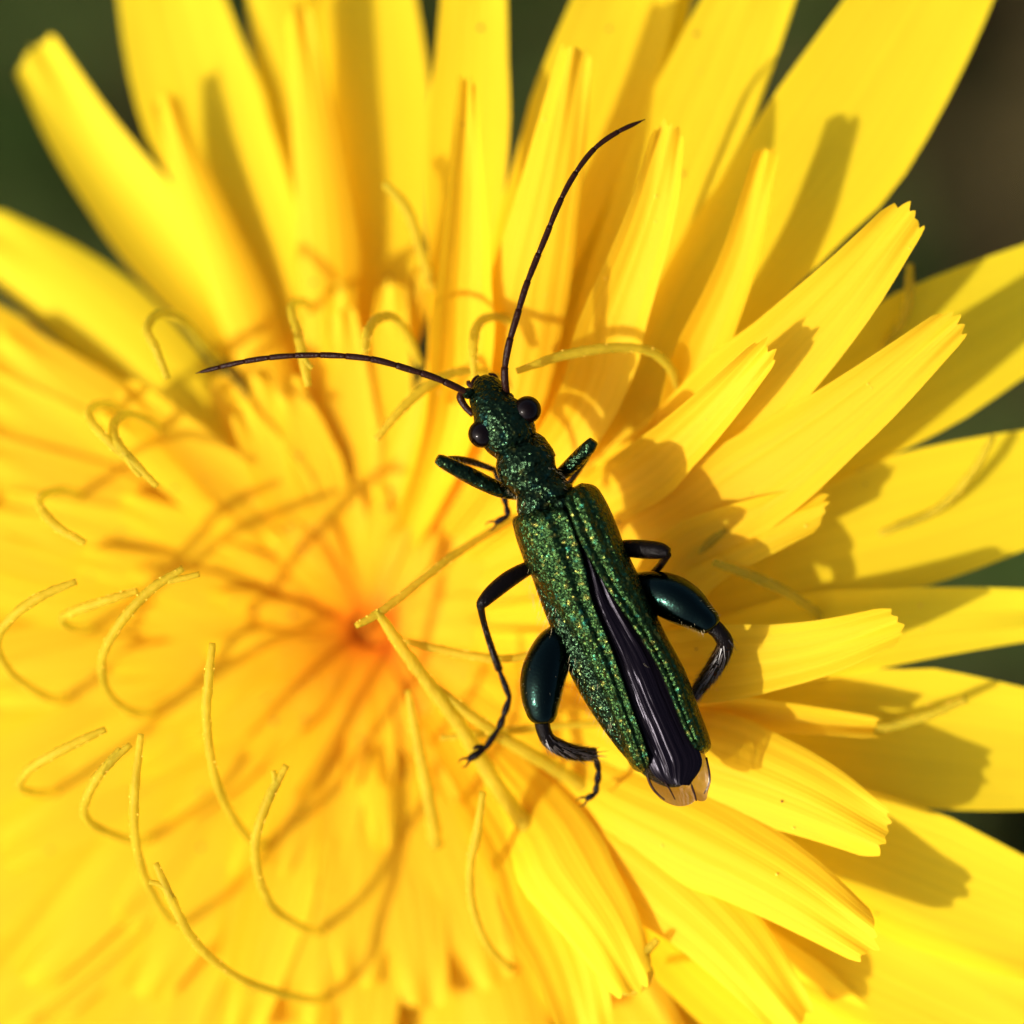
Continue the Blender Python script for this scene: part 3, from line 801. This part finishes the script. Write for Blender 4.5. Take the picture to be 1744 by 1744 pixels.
# middle right
leg([(1040,935,-0.5,11),(1068,934,-0.35,15),(1100,936,-0.1,16),(1125,938,0.05,14),(1139,942,0.1,9)],
    [(1137,944,0.05,7),(1122,966,-0.5,6.5),(1100,988,-1.0,6),(1075,1010,-1.5,5)],
    [(1075,1010,-1.5,6),(1085,1040,-1.8,6),(1100,1065,-1.95,5)], [], M_LEG)
# hind left: the swollen one
leg([(980,1082,-0.5,16),(962,1084,-0.45,26),(946,1100,-0.35,34),(932,1130,-0.2,38.5),(924,1160,-0.1,38.5),(922,1190,-0.05,34),(923,1208,-0.05,29),(925,1222,-0.05,24),(926,1231,-0.05,17),(926,1235,-0.05,6)],
    [(924,1222,-0.1,15,13),(925,1240,-0.15,13,12),(936,1262,-0.3,13,11),(965,1278,-0.6,14,10),(992,1284,-0.9,13,9),(1014,1284,-1.15,11,7)],
    [(1014,1288,-1.15,6),(1020,1312,-1.45,6.5),(1017,1334,-1.6,6),(1014,1352,-1.7,6),(998,1361,-1.75,4)],
    [[(1000,1360,-1.75,2.5),(992,1362,-1.75,2),(985,1358,-1.72,1)]], M_FEMUR, 32, True)
# hind right
leg([(1075,988,-0.5,14),(1092,996,-0.42,25),(1115,1006,-0.3,35),(1145,1018,-0.15,39),(1172,1034,-0.05,36),(1194,1050,0.0,27),(1208,1061,0.0,22),(1215,1067,0.0,16),(1218,1070,0,6)],
    [(1208,1062,-0.05,15,13),(1224,1076,-0.1,14,13),(1235,1098,-0.25,15,12),(1221,1130,-0.6,16,11),(1200,1160,-1.0,14,9),(1178,1190,-1.35,10,7)],
    [(1178,1190,-1.35,6),(1168,1215,-1.6,6),(1160,1240,-1.75,6),(1150,1255,-1.85,4)], [], M_FEMUR, 32, True)

# fine pale hairs on the flanks and thighs
def fuzz(path, n, rnd, length, name='fine_hair', spread=0.38):
    S = catmull(path, 80); pts = [P(*s[:3]) for s in S]
    V, F = [], []
    for _ in range(n):
        i = rnd.randrange(2, 78); T = (pts[i+1]-pts[i-1]).normalized(); s = S[i]
        side = T.cross(Vector((0, 0, 1))).normalized(); up = side.cross(T)
        a = rnd.choice((0, math.pi))+rnd.gauss(0, spread)
        d = side*math.cos(a)+up*math.sin(a)
        c = pts[i]+d*W(s[3])*0.98; l = rnd.uniform(.5, 1.2)*length
        e = c+d*l*0.7+T*l*0.7; q = T.cross(d)*0.0055
        o = len(V); V += [c-q, c+q, e]; F.append((o, o+1, o+2))
    o = mesh_obj(name, V, F, M_HAIR, beetle); o['kind'] = 'stuff'
rh = random.Random(9)
fuzz([(962,1084,-0.45,26),(946,1100,-0.35,34),(932,1130,-0.2,38.5),(924,1160,-0.1,38.5),(922,1190,-0.05,33),(924,1212,-0.05,26)], 420, rh, 0.10, spread=0.45)
fuzz([(1092,996,-0.42,23),(1115,1006,-0.3,32),(1145,1018,-0.15,35.5),(1172,1034,-0.05,33),(1196,1052,0.0,26),(1212,1066,0.0,19)], 420, rh, 0.10, spread=0.45)
fuzz([(880,842,-0.35,10),(850,834,-0.15,13),(810,815,0.10,14.5),(775,797,0.30,13),(752,785,0.42,11)], 160, rh, 0.08)
fuzz([(950,930,-0.45,74),(1000,1030,-0.45,86),(1052,1135,-0.45,86),(1100,1232,-0.45,70)], 600, rh, 0.20)
fuzz([(858,724,0.08,46),(880,756,0.0,43),(898,796,0.12,52),(915,824,0.10,46),(928,850,0.06,52)], 300, rh, 0.10)

# pollen: dark and golden grains lying on the petals
def pollen(pts, mat, smin, smax):
    parts = []
    for c in pts:
        r = rq.uniform(smin, smax)
        parts.append(ball(Vector(c)+Vector((0, 0, r*0.6)), r, 1, rq.uniform(.7, 1.1), rq.uniform(.6, 1), seg=7, rings=5))
    v, f, u = join(parts)
    o = mesh_obj('pollen', v, f, mat, flower, uvs=u); o['kind'] = 'stuff'
rq.shuffle(SPOTS)
pollen(SPOTS[:130], M_POLLEN, 0.018, 0.052)
pollen(SPOTS[130:560], M_POLLENY, 0.012, 0.032)
pollen(STYLE_SPOTS, M_POLLENY, 0.010, 0.022)
